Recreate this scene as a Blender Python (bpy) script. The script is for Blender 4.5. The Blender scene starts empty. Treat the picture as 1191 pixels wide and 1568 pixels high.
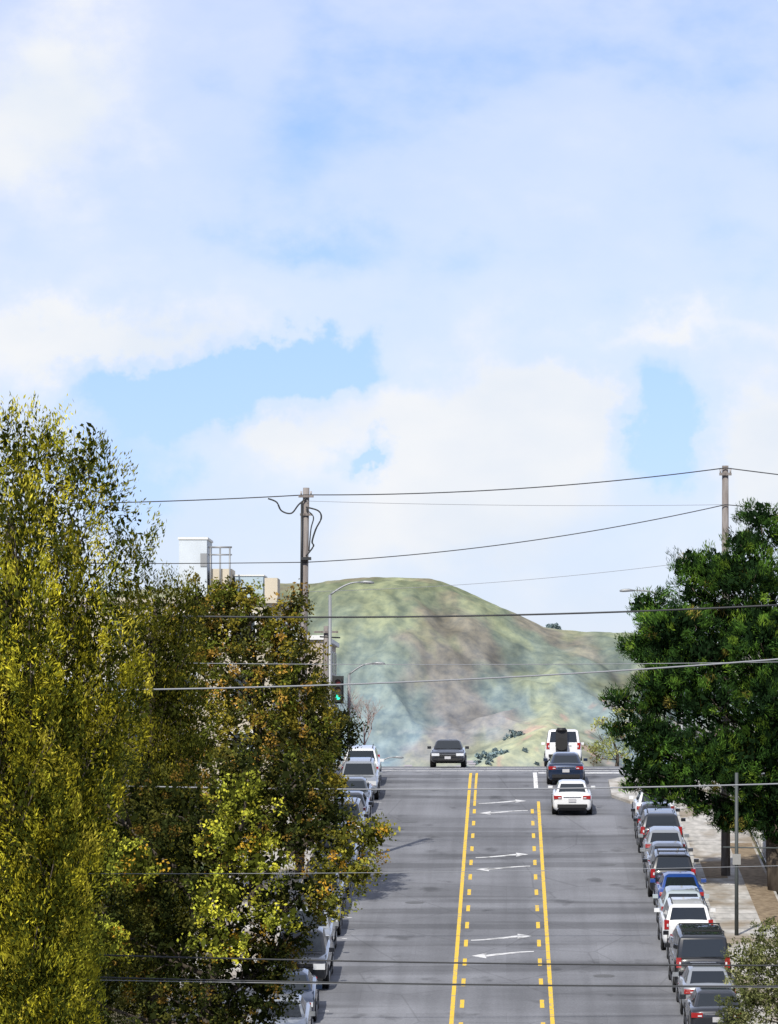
import bpy, bmesh, math, random
import numpy as np
from mathutils import Vector, Matrix, noise as mnoise
random.seed(7)
rng = np.random.default_rng(11)
scene = bpy.context.scene
COL = scene.collection

# ---------------------------------------------------------------- materials
def new_mat(name):
    m = bpy.data.materials.new(name); m.use_nodes = True
    nt = m.node_tree
    b = nt.nodes["Principled BSDF"]
    return m, nt, b

def plain(name, col, rough=0.6, metal=0.0, coat=0.0, spec=None):
    m, nt, b = new_mat(name)
    b.inputs["Base Color"].default_value = (*col, 1)
    b.inputs["Roughness"].default_value = rough
    b.inputs["Metallic"].default_value = metal
    b.inputs["Coat Weight"].default_value = coat
    if spec is not None: b.inputs["Specular IOR Level"].default_value = spec
    return m

def noisy(name, c1, c2, scale=(1, 1, 1), detail=6, rough=0.85, bump=0.0, c3=None, scale3=(0.2, 0.2, 0.2), lo=0.35, hi=0.65):
    m, nt, b = new_mat(name)
    N, L = nt.nodes, nt.links
    tc = N.new("ShaderNodeTexCoord")
    mp = N.new("ShaderNodeMapping"); mp.inputs["Scale"].default_value = scale
    L.new(tc.outputs["Object"], mp.inputs[0])
    nz = N.new("ShaderNodeTexNoise"); nz.inputs["Scale"].default_value = 1; nz.inputs["Detail"].default_value = detail
    L.new(mp.outputs[0], nz.inputs["Vector"])
    r = N.new("ShaderNodeValToRGB")
    r.color_ramp.elements[0].position = lo; r.color_ramp.elements[0].color = (*c1, 1)
    r.color_ramp.elements[1].position = hi; r.color_ramp.elements[1].color = (*c2, 1)
    L.new(nz.outputs["Fac"], r.inputs[0])
    out = r.outputs[0]
    if c3 is not None:
        mp2 = N.new("ShaderNodeMapping"); mp2.inputs["Scale"].default_value = scale3
        mp2.inputs["Location"].default_value = (3.3, 1.7, 0)
        L.new(tc.outputs["Object"], mp2.inputs[0])
        n2 = N.new("ShaderNodeTexNoise"); n2.inputs["Scale"].default_value = 1; n2.inputs["Detail"].default_value = 4
        L.new(mp2.outputs[0], n2.inputs["Vector"])
        r2 = N.new("ShaderNodeValToRGB")
        r2.color_ramp.elements[0].position = 0.48; r2.color_ramp.elements[1].position = 0.62
        r2.color_ramp.elements[0].color = (0, 0, 0, 1); r2.color_ramp.elements[1].color = (1, 1, 1, 1)
        L.new(n2.outputs["Fac"], r2.inputs[0])
        mx = N.new("ShaderNodeMixRGB"); mx.inputs[2].default_value = (*c3, 1)
        L.new(r2.outputs[0], mx.inputs[0]); L.new(out, mx.inputs[1]); out = mx.outputs[0]
    L.new(out, b.inputs["Base Color"])
    b.inputs["Roughness"].default_value = rough
    if bump:
        bp = N.new("ShaderNodeBump"); bp.inputs["Strength"].default_value = bump; bp.inputs["Distance"].default_value = 0.02
        L.new(nz.outputs["Fac"], bp.inputs["Height"]); L.new(bp.outputs[0], b.inputs["Normal"])
    return m

def leaf_mat(name, transl=0.25):
    m, nt, b = new_mat(name)
    N, L = nt.nodes, nt.links
    N.remove(b)
    a = N.new("ShaderNodeAttribute"); a.attribute_name = "tint"
    d = N.new("ShaderNodeBsdfDiffuse"); L.new(a.outputs["Color"], d.inputs[0])
    t = N.new("ShaderNodeBsdfTranslucent"); L.new(a.outputs["Color"], t.inputs[0])
    mx = N.new("ShaderNodeMixShader"); mx.inputs[0].default_value = transl
    L.new(d.outputs[0], mx.inputs[1]); L.new(t.outputs[0], mx.inputs[2])
    L.new(mx.outputs[0], N["Material Output"].inputs[0])
    return m

M_leaf = leaf_mat("foliage")
M_bark = noisy("bark", (0.04, 0.03, 0.022), (0.10, 0.08, 0.06), (6, 6, 1.5), rough=0.95, bump=0.5)
M_wood = noisy("weathered_pole_wood", (0.12, 0.10, 0.09), (0.24, 0.22, 0.21), (8, 8, 0.8), rough=0.9)
M_metal = plain("galvanised_metal", (0.26, 0.27, 0.28), 0.5, 0.4)
M_dark = plain("dark_metal", (0.02, 0.022, 0.022), 0.5)
M_wire = plain("wire_black", (0.025, 0.027, 0.03), 0.6)
M_wire2 = plain("wire_grey", (0.22, 0.23, 0.25), 0.6)
M_porc = plain("insulator", (0.35, 0.33, 0.32), 0.3)

# ---------------------------------------------------------------- terrain profile along the street
M = 0.0911
def gz(y):
    if y < -20: return -1.7 + 0.09 * 20
    if y <= 100: return -1.7 - 0.09 * y
    if y <= 140:
        d = y - 100
        return -10.7 - 0.09 * d + 0.5 * (0.1811 / 40) * d * d
    if y <= 238: return M * y - 23.43
    z238 = M * 238 - 23.43
    if y <= 258:
        d = y - 238
        return z238 + M * d - 0.5 * (M / 20) * d * d
    zc = z238 + M * 10
    if y <= 266: return zc
    if y <= 286:
        d = y - 266
        return zc - 0.5 * (0.09 / 20) * d * d
    z = zc - 0.9 - 0.09 * (y - 286)
    return max(z, -82.0)

def mesh_obj(name, verts, faces, mats, smooth=False, midx=None):
    me = bpy.data.meshes.new(name)
    me.from_pydata([tuple(v) for v in verts], [], faces)
    for m in (mats if isinstance(mats, list) else [mats]): me.materials.append(m)
    if midx is not None: me.polygons.foreach_set("material_index", midx)
    if smooth: me.polygons.foreach_set("use_smooth", [True] * len(me.polygons))
    me.update()
    o = bpy.data.objects.new(name, me); COL.objects.link(o)
    return o

def ysamp(a, b, step=2.0):
    n = max(2, int(round((b - a) / step)) + 1)
    return list(np.linspace(a, b, n))

def strip(name, x0, x1, y0, y1, dz, mat, drop=0.0, step=2.0):
    ys = ysamp(y0, y1, step); vs = []; fs = []
    if drop:
        prof = [(x0, dz - drop), (x0, dz), (x1, dz), (x1, dz - drop)]
    else:
        prof = [(x0, dz), (x1, dz)]
    k = len(prof)
    for y in ys:
        z = gz(y)
        for px, pz in prof: vs.append((px, y, z + pz))
    for i in range(len(ys) - 1):
        for j in range(k - 1):
            a = i * k + j
            fs.append((a, a + 1, a + k + 1, a + k))
    if drop:
        fs.append((3, 2, 1, 0)); e = (len(ys) - 1) * k; fs.append((e, e + 1, e + 2, e + 3))
    return mesh_obj(name, vs, fs, mat)

# ground sheet
M_ground = noisy("ground_mixed", (0.07, 0.075, 0.035), (0.16, 0.13, 0.09), (0.25, 0.25, 0.25), rough=0.95, c3=(0.06, 0.09, 0.03))
xs = [-6000, -3000, -1200, -500, -200, -80, -40, -20, -12, -8, 0, 8, 12, 20, 40, 80, 200, 500, 1200, 3000, 6000]
ys = [-600, -200, -60] + ysamp(-20, 300, 2) + ysamp(320, 1300, 20) + [1600, 2500, 4000, 5000, 7000, 12000]
vs = [(x, y, gz(y) - 0.05) for y in ys for x in xs]
k = len(xs)
fs = [(i * k + j, i * k + j + 1, (i + 1) * k + j + 1, (i + 1) * k + j) for i in range(len(ys) - 1) for j in range(k - 1)]
mesh_obj("ground", vs, fs, M_ground)
M_water = plain("bay_water", (0.05, 0.10, 0.13), 0.15)
mesh_obj("bay_water", [(-6000, 1300, -80), (6000, 1300, -80), (6000, 5100, -80), (-6000, 5100, -80)], [(0, 1, 2, 3)], M_water)

# asphalt
def asphalt():
    m, nt, b = new_mat("asphalt")
    N, L = nt.nodes, nt.links
    tc = N.new("ShaderNodeTexCoord")
    def nz(scale, detail=5, loc=(0, 0, 0)):
        mp = N.new("ShaderNodeMapping"); mp.inputs["Scale"].default_value = scale; mp.inputs["Location"].default_value = loc
        L.new(tc.outputs["Object"], mp.inputs[0])
        n = N.new("ShaderNodeTexNoise"); n.inputs["Scale"].default_value = 1; n.inputs["Detail"].default_value = detail
        L.new(mp.outputs[0], n.inputs["Vector"]); return n.outputs["Fac"]
    def ramp(src, stops):
        r = N.new("ShaderNodeValToRGB"); L.new(src, r.inputs[0])
        els = r.color_ramp.elements
        while len(els) < len(stops): els.new(0.5)
        for e, (p, c) in zip(els, stops): e.position = p; e.color = (c, c, c, 1) if not isinstance(c, tuple) else (*c, 1)
        return r.outputs[0]
    def mul(a, b2, f=1.0):
        x = N.new("ShaderNodeMixRGB"); x.blend_type = 'MULTIPLY'; x.inputs[0].default_value = f
        L.new(a, x.inputs[1]); L.new(b2, x.inputs[2]); return x.outputs[0]
    base = ramp(nz((14, 14, 14), 8), [(0.3, (0.150, 0.154, 0.170)), (0.7, (0.208, 0.213, 0.232))])
    c = mul(base, ramp(nz((0.12, 0.22, 0.1), 4), [(0.36, 0.74), (0.62, 1.10)]))
    c = mul(c, ramp(nz((1.1, 0.03, 0.1), 3, (5, 2, 0)), [(0.35, 0.82), (0.6, 1.05)]))      # wheel tracks
    c = mul(c, ramp(nz((0.05, 0.35, 0.1), 3, (1, 9, 0)), [(0.41, 0.66), (0.48, 1.0)]))      # darker transverse bands
    br = N.new("ShaderNodeTexBrick"); br.inputs["Scale"].default_value = 1; br.inputs["Mortar Size"].default_value = .004
    br.inputs["Brick Width"].default_value = 3.3; br.inputs["Row Height"].default_value = 9.0
    br.inputs["Color1"].default_value = (.90, .90, .90, 1); br.inputs["Color2"].default_value = (1.06, 1.06, 1.06, 1); br.inputs["Mortar"].default_value = (.66, .66, .66, 1)
    L.new(tc.outputs["Object"], br.inputs["Vector"])
    c = mul(c, br.outputs["Color"], .8)
    c = mul(c, ramp(nz((0.7, 0.35, 1), 4, (7, 7, 0)), [(0.28, 0.55), (0.38, 1.0)]))
    v = N.new("ShaderNodeTexVoronoi"); v.feature = 'DISTANCE_TO_EDGE'; v.inputs["Scale"].default_value = 1
    mp = N.new("ShaderNodeMapping"); mp.inputs["Scale"].default_value = (0.22, 0.12, 0.2); L.new(tc.outputs["Object"], mp.inputs[0])
    L.new(mp.outputs[0], v.inputs["Vector"])
    c = mul(c, ramp(v.outputs["Distance"], [(0.0, 0.66), (0.010, 1.0)]), 0.7)
    L.new(c, b.inputs["Base Color"]); b.inputs["Roughness"].default_value = 0.85
    return m
M_asph = asphalt()
strip("road", -8.2, 7.7, -20, 1000, 0.0, M_asph, step=2)
def flatstrip(name, x0, x1, y0, y1, dz, mat, ny=8):
    return strip(name, x0, x1, y0, y1, dz, mat, step=(y1 - y0) / ny)
flatstrip("cross_street", -300, -8.2, 246, 262, 0.0, M_asph)
flatstrip("cross_street", 7.7, 300, 246, 262, 0.0, M_asph)

M_conc = noisy("concrete_pavement", (0.32, 0.31, 0.29), (0.50, 0.48, 0.45), (3, 0.8, 1), c3=(0.26, 0.22, 0.17), scale3=(0.5, 0.25, 0.3), rough=0.9)
M_kerb = noisy("kerb_concrete", (0.32, 0.32, 0.31), (0.48, 0.47, 0.45), (4, 2, 2), rough=0.9)
for (a, b) in [(-20, 242), (266, 600)]:
    strip("kerb", 7.7, 7.9, a, b, 0.13, M_kerb, 0.18)
    strip("pavement", 7.902, 10.7, a, b, 0.128, M_conc, 0.18)
    strip("kerb", -8.4, -8.2, a, b, 0.13, M_kerb, 0.18)
    strip("pavement", -11.6, -8.402, a, b, 0.128, M_conc, 0.18)
ext = []
for (x, y) in [(7.698, 229), (7.698, 242), (5.6, 242), (5.0, 240.5), (5.0, 233), (5.8, 230)]: ext.append((x, y))
vs = [(x, y, gz(y) + 0.131) for x, y in ext] + [(x, y, gz(y) - 0.04) for x, y in ext]
n = len(ext)
mesh_obj("pavement_corner", vs, [tuple(range(n))] + [(i, i + n, (i + 1) % n + n, (i + 1) % n) for i in range(n)], M_conc)

M_joint = plain("joint_dark", (0.09, 0.085, 0.08), 0.95)
vs = []; fs = []
for y in np.arange(150, 240, 1.5):
    b0 = len(vs)
    for yy in (y, y + 0.03):
        for x in (7.92, 10.68): vs.append((x, yy, gz(yy) + 0.132))
    fs.append((b0, b0 + 1, b0 + 3, b0 + 2))
mesh_obj("pavement_joints", vs, fs, M_joint)
M_dirt = noisy("planter_soil", (0.14, 0.10, 0.06), (0.26, 0.20, 0.13), (4, 4, 4), rough=1)
strip("planting_strip", 9.6, 10.6, 184, 212, 0.136, M_dirt)
strip("planting_strip", 8.1, 9.0, 199, 205, 0.136, M_dirt)

# ------------------------------------------------------------ road paint
def paint_mat(name, col, wear, rough_col=(0.24, 0.24, 0.24), sc=5):
    m, nt, b = new_mat(name)
    N, L = nt.nodes, nt.links
    tc = N.new("ShaderNodeTexCoord")
    n1 = N.new("ShaderNodeTexNoise"); n1.inputs["Scale"].default_value = sc; n1.inputs["Detail"].default_value = 7
    L.new(tc.outputs["Object"], n1.inputs["Vector"])
    r = N.new("ShaderNodeValToRGB")
    r.color_ramp.elements[0].position = wear; r.color_ramp.elements[0].color = (*rough_col, 1)
    r.color_ramp.elements[1].position = wear + 0.14; r.color_ramp.elements[1].color = (*col, 1)
    L.new(n1.outputs["Fac"], r.inputs[0]); L.new(r.outputs[0], b.inputs["Base Color"])
    b.inputs["Roughness"].default_value = 0.7
    return m
M_yel = paint_mat("yellow_road_paint", (0.74, 0.48, 0.03), 0.32)
M_whi = paint_mat("white_road_paint", (0.75, 0.75, 0.74), 0.34)
M_whi2 = paint_mat("worn_white_road_paint", (0.64, 0.64, 0.64), 0.37, sc=2.2)

def quads_on_road(name, quads, mat, dz=0.006):
    vs = []; fs = []
    for q in quads:
        b0 = len(vs)
        for (x, y) in q: vs.append((x, y, gz(y) + dz))
        fs.append(tuple(range(b0, b0 + len(q))))
    return mesh_obj(name, vs, fs, mat)
def longline(x, y0, y1, w, step=2.0):
    s = ysamp(y0, y1, step)
    return [[(x - w / 2, a), (x + w / 2, a), (x + w / 2, b), (x - w / 2, b)] for a, b in zip(s[:-1], s[1:])]
q = longline(-1.80, 60, 247, 0.14) + longline(1.50, 60, 231, 0.14) + longline(-1.80, 266, 500, 0.14)
for y in np.arange(80, 229, 5.2):
    q += [[(-1.56, y), (-1.42, y), (-1.42, y + 1.9), (-1.56, y + 1.9)]]
    q += [[(1.12, y), (1.26, y), (1.26, y + 1.9), (1.12, y + 1.9)]]
q += longline(-1.50, 229, 247, 0.12)
quads_on_road("yellow_centre_markings", q, M_yel)
q = longline(1.43, 237, 247.5, 0.2)
q += [[(-8, 249.0), (7.6, 249.0), (7.6, 249.5), (-8, 249.5)], [(-8, 252.6), (7.6, 252.6), (7.6, 253.1), (-8, 253.1)]]
q += [[(1.6, 246.6), (7.0, 246.6), (7.0, 247.5), (1.6, 247.5)]]
for y in np.arange(150, 240, 6.2):
    q += [[(-6.1, y), (-5.9, y), (-5.9, y + .12), (-6.1, y + .12)]]
quads_on_road("white_crossing_markings", q, M_whi)
def arrow(y0, sgn):
    pts = []
    for t in np.linspace(0, 1, 13):
        x = -1.15 + 1.75 * t
        y = 1.7 * t ** 1.6 * (1 - 0.28 * t)
        pts.append((x, y))
    res = []
    for i, (a, b) in enumerate(zip(pts[:-1], pts[1:])):
        w = 0.15 + .22 * i / 12
        res.append([(a[0], a[1] - w), (b[0], b[1] - w), (b[0], b[1] + w * .5), (a[0], a[1] + w * .5)])
    e = pts[-1]
    res.append([(e[0] - .03, e[1] - 0.85), (e[0] + 0.5, e[1] - 0.05), (e[0] - .03, e[1] + 0.6)])
    out = []
    for qd in res:
        qq = [(-0.16 + sgn * x, y0 + sgn * (y - 0.6)) for x, y in qd]
        out.append(qq)
    return out
q = []
for yc in (127, 152.5, 179.0, 206.0, 228.5):
    q += arrow(yc + 2.2, 1) + arrow(yc - 2.2, -1)
quads_on_road("turn_arrow_markings", q, M_whi2)
vs = []; fs = []
for (mx, my) in [(-3.6, 192), (3.4, 171), (4.2, 205), (-4.4, 222)]:
    b0 = len(vs)
    for i in range(20):
        a = i / 20 * 2 * math.pi
        yy = my + 0.38 * math.sin(a); vs.append((mx + 0.38 * math.cos(a), yy, gz(yy) + 0.006))
    fs.append(tuple(range(b0, b0 + 20)))
mesh_obj("manhole_covers", vs, fs, plain("cast_iron", (.10, .10, .10), .6))

# ------------------------------------------------------------ tubes
def tube_into(bm, pts, radii, seg=8, mi=0):
    pts = [Vector(p) for p in pts]
    rings = []
    for i, p in enumerate(pts):
        d = (pts[min(i + 1, len(pts) - 1)] - pts[max(i - 1, 0)]).normalized()
        ref = Vector((0, 0, 1)) if abs(d.z) < 0.9 else Vector((0, 1, 0))
        u = d.cross(ref).normalized(); v = d.cross(u).normalized()
        r = radii[i] if isinstance(radii, (list, tuple)) else radii
        rings.append([bm.verts.new(p + (u * math.cos(2 * math.pi * s / seg) + v * math.sin(2 * math.pi * s / seg)) * r) for s in range(seg)])
    for a, b in zip(rings[:-1], rings[1:]):
        for s in range(seg):
            f = bm.faces.new((a[s], a[(s + 1) % seg], b[(s + 1) % seg], b[s])); f.material_index = mi; f.smooth = True
    for r in (rings[0], rings[-1]):
        f = bm.faces.new(r); f.material_index = mi
def box_into(bm, c, s, mi=0, rot=None):
    r = bmesh.ops.create_cube(bm, size=1.0)
    for v in r["verts"]:
        p = Vector((v.co.x * s[0], v.co.y * s[1], v.co.z * s[2]))
        if rot: p = rot @ p
        v.co = p + Vector(c)
    for f in {f for v in r["verts"] for f in v.link_faces}: f.material_index = mi
    return r["verts"]
def finish(bm, name, mats, loc=None, mat4=None, parent=None):
    bmesh.ops.recalc_face_normals(bm, faces=bm.faces[:])
    me = bpy.data.meshes.new(name); bm.to_mesh(me); bm.free()
    for m in mats: me.materials.append(m)
    o = bpy.data.objects.new(name, me); COL.objects.link(o)
    if loc: o.location = loc
    if mat4: o.matrix_world = mat4
    if parent: o.parent = parent
    return o

def wire(a, b, sag=0.2, r=0.025, mat=None, n=24):
    bm = bmesh.new(); a = Vector(a); b = Vector(b)
    pts = []
    for i in range(n + 1):
        t = i / n; p = a.lerp(b, t); p.z -= sag * 4 * t * (1 - t); pts.append(p)
    tube_into(bm, pts, r, 6)
    return finish(bm, "overhead_wire", [mat or M_wire])

# ------------------------------------------------------------ leaves & trees
def leaf_mesh(name, P, A, Lh, Wd, Cc, mat=M_leaf, parent=None):
    n = len(P)
    A = A / (np.linalg.norm(A, axis=1, keepdims=True) + 1e-9)
    R = rng.normal(size=(n, 3)); B = np.cross(A, R); B /= (np.linalg.norm(B, axis=1, keepdims=True) + 1e-9)
    C = np.cross(A, B)
    Lh = Lh[:, None]; Wd = Wd[:, None]
    V = np.empty((n, 4, 3), dtype=np.float32)
    V[:, 0] = P - A * Lh * .5
    V[:, 1] = P + B * Wd * .5 + C * Wd * 0.12
    V[:, 2] = P + A * Lh * .5
    V[:, 3] = P - B * Wd * .5 + C * Wd * 0.12
    me = bpy.data.meshes.new(name)
    me.vertices.add(n * 4); me.vertices.foreach_set("co", V.reshape(-1))
    me.loops.add(n * 4); me.loops.foreach_set("vertex_index", np.arange(n * 4, dtype=np.int32))
    me.polygons.add(n); me.polygons.foreach_set("loop_start", np.arange(0, n * 4, 4, dtype=np.int32))
    me.polygons.foreach_set("loop_total", np.full(n, 4, dtype=np.int32))
    me.materials.append(mat)
    att = me.color_attributes.new("tint", 'FLOAT_COLOR', 'POINT')
    cc = np.ones((n, 4, 4), dtype=np.float32); cc[:, :, :3] = Cc[:, None, :]
    att.data.foreach_set("color", cc.reshape(-1))
    me.update(calc_edges=True)
    o = bpy.data.objects.new(name, me); COL.objects.link(o)
    if parent: o.parent = parent
    return o

def unit(n):
    v = rng.normal(size=(n, 3)); return v / np.linalg.norm(v, axis=1, keepdims=True)

def crown(lobes, clump_density, leaves_per, clump_r, leafL, leafW, palette, up=0.3, outw=0.5, shell=(0.55, 1.05), squash=1.0, jitter=1.0, core=7.0, coreL=.34, core_r=.8, lobevar=.22):
    Ps, As, Ls, Ws, Cs = [], [], [], [], []
    pal = np.array([p[:3] for p in palette]); wts = np.array([p[3] for p in palette]); wts = wts / wts.sum()
    core_shade = pal.min(axis=0) * .6  # inner leaves coloured darker, standing for shade inside the crown
    for lb in lobes:
        c = np.array(lb[:3]); r = np.array(lb[3:6])
        lv = rng.uniform(1 - lobevar, 1 + lobevar)
        area = (r[0] * r[2] + r[0] * r[1] + r[1] * r[2]) * 4
        m = max(6, int(area * clump_density))
        d = unit(m); rad = rng.uniform(shell[0] ** 2, shell[1] ** 2, size=(m, 1)) ** 0.5
        cc = c + d * r * rad
        tone = rng.choice(len(pal), size=m, p=wts)
        val = rng.uniform(0.62, 1.36, size=(m, 1)) * lv
        kk = rng.integers(int(leaves_per * .5), int(leaves_per * 1.5), size=m)
        idx = np.repeat(np.arange(m), kk); n = len(idx)
        cr = clump_r * rng.uniform(0.6, 1.4, size=m)
        off = unit(n) * (rng.uniform(0, 1, size=(n, 1)) ** 0.45) * cr[idx][:, None]
        off[:, 2] *= squash
        P = cc[idx] + off
        A = unit(n) * jitter + d[idx] * outw + np.array([0, 0, up])
        Ps.append(P); As.append(A)
        Ls.append(leafL * rng.uniform(.6, 1.4, n)); Ws.append(leafW * rng.uniform(.6, 1.4, n))
        Cs.append(pal[tone][idx] * val[idx] * rng.uniform(.7, 1.3, size=(n, 1)))
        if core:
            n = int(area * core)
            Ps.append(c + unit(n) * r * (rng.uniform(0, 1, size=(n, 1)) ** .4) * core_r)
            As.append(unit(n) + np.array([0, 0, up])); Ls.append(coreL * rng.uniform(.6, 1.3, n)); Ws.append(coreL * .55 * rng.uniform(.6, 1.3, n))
            Cs.append(np.tile(core_shade, (n, 1)) * rng.uniform(.6, 1.2, size=(n, 1)))
    return [np.concatenate(a) for a in (Ps, As, Ls, Ws, Cs)]

def tree(name, base, trunk_top, r0, lobes, leafargs, fork=0.45, branch_r=0.09, extra=None, twigs=5):
    root = bpy.data.objects.new(name, None); COL.objects.link(root)
    bm = bmesh.new()
    b = Vector(base); t = Vector(trunk_top)
    pts = []; rr = []
    for i in range(9):
        s = i / 8
        p = b.lerp(t, s) + Vector((math.sin(s * 5 + b.x) * .12, math.cos(s * 4 + b.y) * .12, 0)) * (1 if 0 < i else 0)
        pts.append(p); rr.append(r0 * (1.25 if i == 0 else 1) * (1 - 0.78 * s))
    tube_into(bm, pts, rr, 10)
    for lb in lobes:
        c = Vector(lb[:3])
        s = min(0.95, max(0.25, (c.z - 1.6 - b.z) / max(1e-3, (t.z - b.z)) * 0.85))
        a = b.lerp(t, s)
        mid = a.lerp(c, 0.5) + Vector((random.uniform(-.3, .3), random.uniform(-.3, .3), random.uniform(-.3, .1)))
        tube_into(bm, [a, mid, c], [branch_r, branch_r * .7, branch_r * .35], 6)
        for _ in range(twigs):
            e = c + Vector((random.uniform(-1, 1) * lb[3], random.uniform(-1, 1) * lb[4], random.uniform(-.7, .9) * lb[5])) * .75
            tube_into(bm, [mid.lerp(c, .5), c.lerp(e, .5) + Vector((0, 0, -.08)), e], [branch_r * .4, branch_r * .28, branch_r * .1], 5)
    finish(bm, "trunk_and_limbs", [M_bark], parent=root)
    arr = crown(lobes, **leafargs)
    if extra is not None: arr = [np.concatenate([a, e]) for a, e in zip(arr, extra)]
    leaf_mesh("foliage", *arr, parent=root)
    return root

# --- tall feathery cypress, left
pal_cyp = [(0.42, 0.38, 0.030, 3), (0.25, 0.245, 0.024, 3), (0.07, 0.085, 0.014, 2.6), (0.56, 0.49, 0.06, 1)]  # darkest tone is shadow put into the leaf colour
def cypress(cx, cy, R, ztop, zb, ncol, n_leaf=44, fall=.30, lim=None, pal=None):
    lobes = []
    for i in range(ncol):
        a = i * 2.399; rr = R * math.sqrt((i + 0.3) / ncol)
        x = cx + rr * math.cos(a); y = cy + rr * math.sin(a)
        tz = ztop - (rr / R) ** 1.6 * (ztop - zb) * fall - random.uniform(0, .8)
        z = tz
        w = random.uniform(0.85, 1.15)
        hh = 2.2
        while z > zb + 1.2:
            zc = z - hh * .5
            xx = x + random.uniform(-.3, .3)
            if lim: xx = min(xx, lim(zc) - w)
            lobes.append((xx, y + random.uniform(-.3, .3), zc, w * (0.8 if z == tz else 1.0), w * (0.8 if z == tz else 1.0), hh * 0.62))
            z -= hh * 0.7
            w = min(1.3, w * 1.06)
    la = dict(clump_density=2.0, leaves_per=n_leaf, clump_r=0.22, leafL=0.12, leafW=0.034, palette=pal, up=1.0, outw=0.6, shell=(0.74, 1.06), squash=2.0, jitter=0.9, core=11, core_r=.78, coreL=.18, lobevar=.38)
    return lobes, la
lim = lambda z: -8.35 if z > 1 else (-8.35 - (1 - z) * .28 if z > -3 else -9.45)
lb, la = cypress(-11.7, 115, 2.75, 8.0, -10.0, 14, lim=lim, pal=pal_cyp, n_leaf=48)
lb += [(-11.3, 114, 7.1, .8, .7, 1.1), (-10.0, 114, 6.9, .8, .7, 1.05), (-10.6, 114.3, 6.2, .95, .8, 1.1), (-12, 114, 7.0, .8, .7, 1.1), (-9.45, 114.3, 6.0, .8, .8, 1.1), (-8.95, 114.5, 5.0, .8, .7, 1.1), (-8.85, 114.6, 3.9, .75, .7, 1.1), (-9.2, 114.6, 2.4, .85, .7, 1.3), (-9.8, 113.8, 3.6, 1.0, .8, 1.4),
       (-10.3, 113.8, 5.0, 1.0, .8, 1.3), (-11.4, 113.4, 5.2, 1.0, .8, 1.4), (-11.0, 112.9, 3.0, 1.0, .8, 1.4), (-9.0, 114.4, 1.0, .8, .8, 1.2), (-10.9, 114.2, 7.0, .6, .6, .9), (-9.7, 114.2, 6.4, .6, .6, 1.0)]
tree("cypress_tree", (-11.7, 115, gz(115)), (-11.6, 115, 5.5), 0.42, lb, la, branch_r=0.035, twigs=1)
pal_cyp_shade = [(0.15, 0.145, 0.018, 3), (0.055, 0.065, 0.012, 4), (0.24, 0.21, 0.022, 1)]  # darker set for the rear cypresses, shade put into leaf colour
lb, la = cypress(-11.3, 158, 1.3, 6.6, -8.0, 7, fall=.10, pal=pal_cyp_shade, n_leaf=36)
tree("cypress_tree", (-11.4, 158, gz(158)), (-11.3, 158, 4.6), 0.3, lb, la, branch_r=0.035, twigs=1)
lb, la = cypress(-13.6, 150, 1.6, 3.5, -8.5, 6, fall=.12, pal=pal_cyp_shade, n_leaf=26)
tree("cypress_tree", (-13.6, 150, gz(150)), (-13.6, 150, 2.0), 0.3, lb, la, branch_r=0.035, twigs=1)

# --- street trees (broadleaf)
pal_back = [(0.27, 0.225, 0.032, 3), (0.12, 0.14, 0.022, 3), (0.33, 0.20, 0.04, 1.0), (0.07, 0.075, 0.02, 2)]
la_b = dict(clump_density=2.6, leaves_per=42, clump_r=0.34, leafL=0.135, leafW=0.085, palette=pal_back, up=0.1, outw=0.4, shell=(0.6, 1.12), lobevar=.34)
Y = 190
lob = [(-11.3, Y, 5.0, 1.3, 1.6, 1.4), (-12.2, Y, 4.6, 1.2, 1.5, 1.6), (-10.0, Y - .5, 4.9, 1.2, 1.2, 1.2), (-8.7, Y + .3, 4.7, 1.1, 1.3, 1.3), (-9.8, Y - 1, 2.8, 2.0, 1.8, 1.9), (-11.8, Y, 2.0, 1.9, 1.8, 2.1),
       (-7.9, Y - .4, 2.8, 1.15, 1.4, 1.5), (-7.6, Y, 0.8, 1.3, 1.5, 1.3), (-9.6, Y - 1.5, 0.3, 2.0, 1.6, 1.7), (-11.8, Y - 1, -1.0, 2.0, 1.6, 1.7), (-7.7, Y - .5, -1.2, 1.3, 1.4, 1.2), (-9.6, Y - 1, -2.3, 2.0, 1.5, 1.4),
       (-8.2, Y, 5.7, .5, .6, .7), (-11.0, Y, 6.1, .6, .6, .6), (-12.2, Y, 6.0, .5, .6, .7), (-8.3, Y, -3.2, 1.4, 1.2, 1.0), (-7.0, Y, -1.9, .9, 1, .9), (-10.1, Y, 6.0, .7, .6, .5)]
tree("street_tree", (-9.7, Y, gz(Y)), (-9.6, Y, 3.0), 0.28, lob, la_b)
Y = 214
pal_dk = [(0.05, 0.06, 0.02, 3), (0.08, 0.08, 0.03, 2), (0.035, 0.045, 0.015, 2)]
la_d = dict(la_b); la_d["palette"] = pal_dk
lob = [(-7.9, Y, 1.4, 1.1, 1.2, 1.1), (-7.2, Y, 0.7, .7, 1.0, .8), (-8.9, Y, 2.2, 1.2, 1.3, 1.3), (-8.4, Y, 0.0, 1.2, 1.3, 1.0), (-9.6, Y, 0.6, 1.3, 1.3, 1.3), (-7.8, Y, -.2, .8, .8, .7)]
tree("street_tree", (-9.2, Y, gz(Y)), (-8.7, Y, 1.4), 0.2, lob, la_d)
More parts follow.
